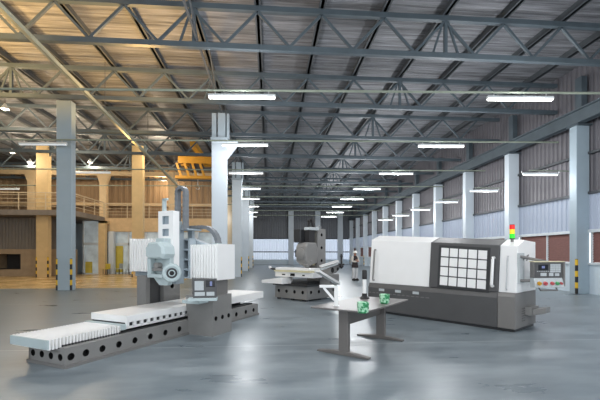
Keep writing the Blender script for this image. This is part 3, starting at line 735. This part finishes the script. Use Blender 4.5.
# control console on an arm
cc_ = W(5.05, 7.62); loc = Matrix.Rotation(-la, 4, 'Z') @ (cc_ - R0)
cn = bpy.data.objects.new('control_console', None); COL.objects.link(cn); cn.parent = l
cn.scale = (.93, .93, .93); cn.location = (loc.x, loc.y, .92); cn.rotation_euler = (0, 0, -la - math.atan(TH) + .10)
MB().box((-.35, 0, .21), (.35, .12, .56)).build('console_case', 'base', cn, bevel=.01)
MB().box((-.33, -.012, .225), (.31, .0, .54)).build('console_face', 'dark', cn, bevel=.004)
MB().box((-.36, -.03, .555), (.36, .13, .575)).build('console_lid', 'cream', cn)
MB().prism([(-.06, 0), (.12, 0), (.12, .21), (.0, .21)], 'x', -.35, .33).build('button_shelf', 'keypad', cn, bevel=.01)
MB().box((.33, -.03, .02), (.37, .1, .56)).build('console_side', 'base', cn)
MB().box((-.25, -.016, .38), (-.02, -.012, .50)).build('display', 'screen', cn)
MB().box((-.17, -.018, .42), (-.1, -.016, .47)).build('display_readout', 'screenlit', cn)
m = MB()
for i in range(7): m.box((-.28 + i * .05, -.017, .345), (-.25 + i * .05, -.012, .36))
m.build('soft_keys', 'keypad', cn)
m = MB()
for i in range(4):
    for j in range(4): m.box((.03 + i * .062, -.018, .33 + j * .047), (.085 + i * .062, -.012, .372 + j * .047))
m.build('keypad', 'keypad', cn)
MB().box((-.2, -.017, .25), (-.06, -.012, .32)).box((0, -.017, .25), (.1, -.012, .32)).box((.14, -.017, .25), (.24, -.012, .31)).build('key_block', 'keypad', cn)
for x, mt, r in ((-.26, 'byel', .04), (-.12, 'bred', .04), (.04, 'bred', .035), (.16, 'bgrn', .035), (.25, 'bred', .025)):
    MB().cyl((x, -.04, .1), (x, -.085, .085), r, n=16).build('button', mt, cn, smooth=True)
MB().tube([(-.2, .03, .0), (-.2, -.01, -.06), (.2, -.01, -.06), (.2, .03, .0)], .02, 8).build('console_handle', 'base', cn, smooth=True)
am = MB(); iv = Matrix.Rotation(-(la), 4, 'Z')
am.box((LL - .005, loc.y - .3 if False else .12, 1.0), (LL + .03, .42, 1.62))
am.build('arm_plate', 'keypad', l)
MB().tube([(LL + .02, .2, 1.55), Vector((loc.x, loc.y + .12, 1.42))], .03, 8).tube([(LL + .02, .2, 1.05), Vector((loc.x, loc.y + .12, 1.05))], .03, 8).build('console_arm', 'base', l, smooth=True)

# ================================================================== KNEE MILL IN THE MIDDLE
B0 = W(.233, 12.5); bx = W(.233 + .66, 12.5 + .75) - B0; ba = math.atan2(bx.y, bx.x)
k = thing('boring_mill', 'grey boring mill with a white worktable in the middle of the hall', 'milling machine', B0, ba)
# local x = right-back (0..1.7), y = left-back (0..1.5)
bs = MB().box((0.0, 0, .06), (1.7, 1.5, .5), skip=('-x', '-y'))
bs.holed((0, 1.5, 0), (0, -1, 0), (0, 0, 1), [(i * .375, (i + 1) * .375, .06, .5, (i + .5) * .375, .3, .06) for i in range(4)], .08)
bs.holed((0, 0, 0), (1, 0, 0), (0, 0, 1), [(i * .425, (i + 1) * .425, .06, .5, (i + .5) * .425, .3, .06) for i in range(4)], .08)
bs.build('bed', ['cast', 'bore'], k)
m = MB()
for x in (.1, .8, 1.6):
    for y in (.1, .75, 1.4): m.cyl((x, y, 0), (x, y, .06), .07, n=12)
m.build('levelling_feet', 'castd', k)
MB().box((-.06, -.06, .5), (1.76, 1.56, .56)).box((.2, .1, .56), (1.6, 1.4, .66)).build('way_cover', 'castd', k)
MB().prism([(.9, .56), (1.95, .56), (1.95, .66), (1.0, .78), (.9, .78)], 'x', -.25, .3).build('chip_guard', 'white', k, bevel=.01)
MB().box((.0, -.25, .8), (.5, 1.5, .98)).build('saddle', 'white2', k, bevel=.01)
MB().box((-.08, -.22, .98), (.55, 1.48, 1.03)).build('table_edge', 'cream', k)
MB().box((-.05, -.18, 1.035), (.52, 1.45, 1.12)).build('worktable', 'white', k, bevel=.02)
MB().loft([[(.05, 1.49, .99), (.45, 1.49, .99), (.45, 1.49, 1.06), (.05, 1.49, 1.06)], [(.2, 1.95, 1.04), (.32, 1.95, 1.04), (.32, 1.95, 1.08), (.2, 1.95, 1.08)]]).build('table_nose', 'rubber', k)
MB().lathe((.27, 2.03, 1.05), (0, 0, 1), [(.03, 0), (.06, .03), (.05, .1)], 12).build('table_knob', 'white', k, smooth=True)
MB().box((-.012, .55, .84), (.0, .75, .93)).box((-.012, 1.0, .86), (0, 1.15, .9)).box((-.012, .1, .86), (0, .2, .9)).build('saddle_slots', 'bore', k)
# column with three holes
cl = MB().box((.78, .18, .66), (1.25, .66, 2.5), skip=('-y',))
cl.holed((.78, .18, 0), (1, 0, 0), (0, 0, 1), [(0, .47, .66 + i * .46, .66 + (i + 1) * .46, .24, .9 + i * .46, .055) for i in range(4)], .08)
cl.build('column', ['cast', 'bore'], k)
MB().box((.72, .3, 1.2), (.78, .36, 2.4)).build('guide_strip', 'cream', k)
MB().box((.72, .52, 1.2), (.78, .58, 2.4)).build('guide_strip', 'cream', k)
for x in (.86, 1.17): MB().tube([(x + .07 * math.cos(a), .4, 2.56 + .07 * math.sin(a)) for a in [i * math.pi / 6 for i in range(13)]], .02, 8).build('lifting_eye', 'steel', k, smooth=True)
# head
MB().prism([(.12, 1.3), (.3, 1.2), (.62, 1.25), (.74, 1.4), (.72, 1.95), (.62, 2.05), (.3, 2.05), (.12, 1.85)], 'x', .42, .78).build('slide', 'cast', k, bevel=.03) if False else None
MB().prism([(.1, 1.35), (.35, 1.2), (.72, 1.28), (.76, 1.75), (.66, 2.0), (.2, 2.0), (.1, 1.85)], 'y', .12, .6).build('spindle_housing', 'cast', k, bevel=.05)
MB().lathe((.1, .36, 1.6), (-1, 0, 0), [(.2, -.02), (.2, .03), (.17, .05)], 24).build('housing_cover', 'cast', k, smooth=True)
MB().box((.12, .4, 2.0), (.5, .72, 2.46)).build('motor_box', 'castd', k, bevel=.02)
MB().box((.3, .15, 2.0), (.6, .36, 2.42)).build('cable_duct', 'rubber', k)
MB().box((.28, .1, 2.42), (.78, .38, 2.52)).build('top_bracket', 'keypad', k, bevel=.02)
MB().tube([(.45, .3, 2.5), (.48, .3, 2.75), (.55, .22, 2.85), (.6, .2, 2.52)], .07, 8).build('cable_loop', 'rubber', k, smooth=True)
MB().lathe((.35, .32, 1.4), (-.1, -.25, -1), [(.2, -.1), (.2, .1), (.14, .14), (.14, .22), (.08, .24), (.07, .27)], 20).build('spindle_nose', 'cast', k, smooth=True)
MB().box((.14, .6, 1.5), (.2, .66, 1.75)).build('side_plate', 'bore', k)
# right side arm and chute
MB().prism([(.55, .9), (1.0, .95), (1.25, 1.15), (1.2, 1.3), (.62, 1.22)], 'y', -.5, -.05).box((.6, -.5, .56), (1.15, -.05, .92)).build('drive_block', 'cast', k, bevel=.03)
MB().cyl((.75, -.505, 1.05), (.75, -.5, 1.05), .09, n=16).build('drive_port', 'bore', k)
MB().cyl((1.05, -.505, 1.08), (1.05, -.5, 1.08), .06, n=16).build('drive_port', 'bore', k)
MB().bar((.08, -.52, 1.2), (.95, -.56, 1.36), .12, .06).build('guard_rail', 'white', k)
MB().bar((.08, -.52, 1.1), (.95, -.56, 1.26), .08, .05).build('guard_rail', 'keypad', k)
MB().loft([[(-.1, -.6, 1.1), (-.1, -.4, 1.1), (-.1, -.4, 1.02), (-.1, -.6, 1.02)], [(.75, -.8, .66), (.75, -.6, .66), (.75, -.6, .58), (.75, -.8, .58)]]).build('chute', 'white', k)
m = MB().cyl((1.1, -.62, 1.1), (1.1, -.62, 1.6), .03).lathe((1.1, -.62, 1.13), (0, 0, 1), [(.05, 0), (.08, .04), (.05, .14)], 12).bar((.9, -.5, 1.24), (1.2, -.66, 1.24), .06, .06).lathe((1.1, -.62, 1.48), (0, 0, 1), [(.03, 0), (.05, .02), (.03, .12)], 12)
m.build('gauge_post', 'rubber', k, smooth=True)

# ================================================================== DESK AND WHAT IS ON IT
dc_ = W(1.1, 6.55); lo = W(1.1 + .58, 6.55 + .815) - dc_; da = math.atan2(lo.y, lo.x)
d = thing('work_desk', 'grey metal desk with T shaped legs in front of the lathe', 'desk', dc_, da)
MB().box((-.925, -.485, .722), (.925, .485, .75)).build('desktop', 'desk', d, bevel=.005)
for sx, nm in ((-.72, 'leg'), (.72, 'leg')):
    MB().box((sx - .04, -.11, .05), (sx + .04, .06, .722)).build('leg', 'deskd', d, bevel=.01)
    f = MB().prism([(-.46, 0), (.46, 0), (.46, .025), (.12, .06), (-.12, .06), (-.46, .025)], 'x', sx - .05, sx + .05); f.build('foot', 'deskd', d, bevel=.006)
MB().box((-.68, -.03, .46), (.68, -.005, .722)).build('modesty_panel', 'deskd', d)
def on_desk(px, py): return G(px, py, .75)
def pot(px, py, s, label):
    t = thing('parts_pot', label, 'pot', on_desk(px, py), .4, 'green and white pots on the desk')
    t.location.z = .7501
    n = 8; R = .075 * s
    prof = [(.062 * s, 0), (.078 * s, .012), (.085 * s, .08 * s), (.088 * s, .155 * s), (.08 * s, .165 * s), (.072 * s, .15 * s), (.066 * s, .03 * s)]
    MB().lathe((0, 0, 0), (0, 0, 1), prof, 8).build('pot_body', 'pot', t, bevel=.004)
    MB().lathe((0, 0, .12 * s), (0, 0, 1), [(.07 * s, 0), (.06 * s, .03 * s), (.03 * s, .045 * s)], 8).build('contents', 'pot', t)
pot(363, 313, .98, 'green and white pot on the desk, nearer its front corner')
pot(384.5, 303.5, 1.0, 'green and white pot on the desk, nearer the lathe')
q = on_desk(364.5, 298.5)
t = thing('banded_post', 'slim white post with black bands standing at the back of the desk', 'post', (q.x, q.y, .75))
MB().lathe((0, 0, 0), (0, 0, 1), [(.095, 0), (.095, .015), (.05, .05), (.045, .1)], 20).build('foot', 'rubber', t, smooth=True)
MB().cyl((0, 0, .1), (0, 0, .37), .037, n=18).build('shaft', 'white', t, smooth=True)
MB().lathe((0, 0, .37), (0, 0, 1), [(.044, 0), (.046, .02), (.046, .16), (.035, .175)], 18).build('head', 'rubber', t, smooth=True)
q = on_desk(336, 306)
t = thing('bracket_stand', 'white post with diagonal bracket arm on the desk corner', 'stand', (q.x, q.y, .75), -math.atan(TH))
MB().box((-.03, -.03, 0), (.03, .03, .33)).build('post', 'white', t, bevel=.004)
MB().box((-.27, -.03, .30), (-.03, .03, .345)).build('arm', 'white', t, bevel=.004)
MB().bar((-.2, 0, .3), (-.03, 0, .1), .045, .04).build('brace', 'white', t)
MB().box((-.05, -.045, 0), (.05, .045, .012)).build('base_plate', 'white', t)

# ================================================================== PERSON
def skin(name, pts, edges, radii, mat, parent, root=0, sub=2):
    me = bpy.data.meshes.new(name); me.from_pydata(pts, edges, []); me.materials.append(M[mat])
    o = bpy.data.objects.new(name, me); COL.objects.link(o); o.parent = parent
    mod = o.modifiers.new('skin', 'SKIN'); mod.use_smooth_shade = True
    lay = me.skin_vertices[0] if me.skin_vertices else None
    if lay is None:
        bm = bmesh.new(); bm.from_mesh(me); bm.verts.layers.skin.verify(); bm.to_mesh(me); bm.free(); lay = me.skin_vertices[0]
    for i, r in enumerate(radii):
        r = r if isinstance(r, tuple) else (r, r); lay.data[i].radius = r; lay.data[i].use_root = (i == root)
    s = o.modifiers.new('smooth', 'SUBSURF'); s.levels = s.render_levels = sub
    return o
pp_ = G(355, 280.5)
pr = thing('person', 'person in white helmet and dark vest standing with folded arms beyond the desk', 'person', pp_, .5)
J = {'pel': (0, 0, .95), 'waist': (0, .0, 1.12), 'chest': (0, .01, 1.34), 'neck': (0, .01, 1.5), 'jaw': (0, -.01, 1.58), 'crown': (0, 0, 1.72),
     'lsh': (.18, .01, 1.42), 'rsh': (-.18, .01, 1.42), 'lel': (.25, -.04, 1.16), 'rel': (-.25, -.04, 1.16), 'lwr': (.02, -.2, 1.2), 'rwr': (-.02, -.22, 1.14),
     'hem': (0, 0, .8), 'lhip': (.1, 0, .92), 'rhip': (-.1, 0, .92), 'lkn': (.11, -.03, .5), 'rkn': (-.12, -.02, .5), 'lan': (.12, .02, .1), 'ran': (-.13, .02, .1), 'lto': (.13, -.12, .04), 'rto': (-.15, -.12, .04)}
names = [n for n in J if n != 'hem']; E = [('pel', 'waist'), ('waist', 'chest'), ('chest', 'neck'), ('neck', 'jaw'), ('jaw', 'crown'), ('chest', 'lsh'), ('lsh', 'lel'), ('lel', 'lwr'), ('chest', 'rsh'), ('rsh', 'rel'), ('rel', 'rwr'),
      ('pel', 'lhip'), ('lhip', 'lkn'), ('lkn', 'lan'), ('lan', 'lto'), ('pel', 'rhip'), ('rhip', 'rkn'), ('rkn', 'ran'), ('ran', 'rto')]
Rr = {'pel': (.14, .1), 'waist': (.13, .095), 'chest': (.15, .1), 'neck': .055, 'jaw': (.07, .08), 'crown': (.075, .09), 'lsh': .06, 'rsh': .06, 'lel': .042, 'rel': .042, 'lwr': .03, 'rwr': .03,
      'lhip': .085, 'rhip': .085, 'lkn': .058, 'rkn': .058, 'lan': .042, 'ran': .042, 'lto': .025, 'rto': .025}
pts = [J[n] for n in names]; Rr['hem'] = .04; rad = [Rr[n] for n in names]; ed = [(names.index(a), names.index(b)) for a, b in E]
for side, wr, sx in (('l', 'lwr', -1), ('r', 'rwr', 1)):     # palms and five fingers
    b = Vector(J[wr]); palm = b + Vector((sx * .07, -.0, .03)); pts.append(tuple(palm)); rad.append(.03); ip = len(pts) - 1; ed.append((names.index(wr), ip))
    for f, (dz, ln) in enumerate(((.03, .07), (.012, .085), (-.008, .08), (-.025, .06))):
        k1 = palm + Vector((sx * .04, -.01, dz)); k2 = k1 + Vector((sx * ln * .6, .025, dz * .3))
        pts += [tuple(k1), tuple(k2)]; rad += [.010, .008]; ed += [(ip, len(pts) - 2), (len(pts) - 2, len(pts) - 1)]
    k1 = b + Vector((sx * .03, -.025, .05)); k2 = k1 + Vector((sx * .03, -.005, .03)); pts += [tuple(k1), tuple(k2)]; rad += [.012, .009]; ed += [(ip, len(pts) - 2), (len(pts) - 2, len(pts) - 1)]
body = skin('body', pts, ed, rad, 'skin', pr)
def ell(z, rx, ry, cx=0, cy=0, n=20): return [Vector((cx + rx * math.cos(2 * math.pi * i / n), cy + ry * math.sin(2 * math.pi * i / n), z)) for i in range(n)]
MB().loft([ell(*q) for q in ((.78, .225, .175), (.95, .2, .155), (1.12, .17, .125), (1.3, .195, .135), (1.41, .185, .12), (1.465, .12, .09), (1.50, .075, .07))]).build('vest', 'vest', pr, smooth=True)
for sd in 'lr':
    a, e, w_ = Vector(J[sd + 'sh']), Vector(J[sd + 'el']), Vector(J[sd + 'wr']); i_ = a * .8 + Vector((0, 0, .29))
    i_ = Vector((a.x * .75, a.y, a.z - .01))
    q = [i_, a, a.lerp(e, .5), e, e.lerp(w_, .5), e.lerp(w_, .9)]
    skin('sleeve', [tuple(v) for v in q], [(k_, k_ + 1) for k_ in range(5)], [.07, .08, .07, .06, .052, .045], 'shirt', pr)
    hx_, kn, an_ = Vector(J[sd + 'hip']), Vector(J[sd + 'kn']), Vector(J[sd + 'an'])
    MB().loft([ell(.9, .1, .125, hx_.x * .85, 0), ell(.78, .095, .115, hx_.x, hx_.y), ell(kn.z, .075, .085, kn.x, kn.y), ell(.3, .07, .08, (kn.x + an_.x) / 2, 0), ell(.1, .068, .085, an_.x, an_.y)]).build('trouser_leg', 'trousers', pr, smooth=True)
for s_ in (-1, 1):
    MB().prism([(-.17, 0.0), (.08, 0.0), (.08, .16), (-.04, .16), (-.1, .11), (-.17, .08)], 'x', -.055 + s_ * .13, .055 + s_ * .13).build('boot', 'boot', pr, bevel=.02)
MB().lathe((0, 0, 1.66), (0, 0, 1), [(.15, 0), (.125, .012), (.122, .06), (.1, .11), (.05, .14)], 20).prism([(-.08, -.2), (.08, -.2), (.11, -.08), (-.11, -.08)], 'z', 1.658, 1.672).build('helmet', 'helmet', pr, smooth=True)
MB().lathe((0, -.085, 1.6), (0, -1, 0), [(.02, 0), (.015, .02), (.006, .03)], 8).build('nose', 'skin', pr, smooth=True)
m = MB()
for s_ in (-1, 1): m.lathe((s_ * .03, -.088, 1.63), (0, -1, 0), [(.01, 0), (.008, .008)], 8)
m.build('eyes', 'boot', pr)
MB().box((-.025, -.092, 1.555), (.025, -.08, 1.563)).build('mouth', 'bred', pr)
m = MB()
for s_ in (-1, 1): m.lathe((s_ * .08, 0, 1.62), (s_, 0, 0), [(.03, 0), (.026, .015)], 10)
m.build('ears', 'skin', pr)

# ================================================================== LIGHT AND CAMERA
w = bpy.data.worlds.new('day'); S.world = w; w.use_nodes = True
w.node_tree.nodes['Background'].inputs[0].default_value = (.90, .95, 1.0, 1); w.node_tree.nodes['Background'].inputs[1].default_value = 1.55
def plight(name, loc, power, col, r=.15):
    L = bpy.data.lights.new(name, 'POINT'); L.energy = power; L.color = col; L.shadow_soft_size = r
    L.specular_factor = 0.0
    o = bpy.data.objects.new(name, L); o.location = loc; COL.objects.link(o)
for p, kd in lights: plight('linear_lamp_light', p - Vector((0, 0, .35)), 60 if kd == 'slim' else 300 if p.x > 2 or p.y < 13 else 110, (.96, .98, 1), .3)
for p in wl: plight('pendant_light', (p.x, p.y, p.z - .3), 150, (1, .84, .62))
for x, y, z, e in ((-7.5, 26.0, 8.2, 200), (-12, 22.5, 7.4, 200), (-19, 22, 7.4, 180), (-9, 32.8, 7.6, 160), (-17, 30, 7.6, 160), (-16, 15, 7.4, 200)):
    t = thing('bulkhead_lamp', 'small warm bulb hanging at %s' % ORD[1], 'lamp', (x, y, z)) if False else None
    plight('warm_hall_light', (x, y, z), e, (1, .83, .60))
for x, y, e in ((-9.0, 9.0, 1700), (-4.4, 13.6, 650), (-10.8, 13.2, 1500), (-14.5, 18, 400), (-7, 18.2, 300)):     # added unseen warm spots that tint the roof on the mezzanine side
    L = bpy.data.lights.new('added_warm_spot', 'SPOT'); L.energy = e; L.color = (1, .61, .22); L.spot_size = math.radians(165); L.spot_blend = .6; L.shadow_soft_size = .4
    o = bpy.data.objects.new('added_warm_spot', L); o.location = (x, y, 6.6); o.rotation_euler = (math.pi, 0, 0); COL.objects.link(o)
cam = bpy.data.cameras.new('camera'); co_ = bpy.data.objects.new('camera', cam); COL.objects.link(co_); S.camera = co_
cam.sensor_width = 36; cam.lens = F / 600 * 36; cam.shift_y = (YH - 200) / 600; cam.clip_end = 300
co_.location = (0, 0, HC); co_.rotation_euler = (math.pi / 2, 0, -math.atan(TH))
S.view_settings.view_transform = 'Standard'; S.view_settings.look = 'None'; S.view_settings.gamma = 1; S.view_settings.exposure = 0.22
S.view_settings.use_curve_mapping = False
S.cycles.max_bounces = 8; S.cycles.diffuse_bounces = 5
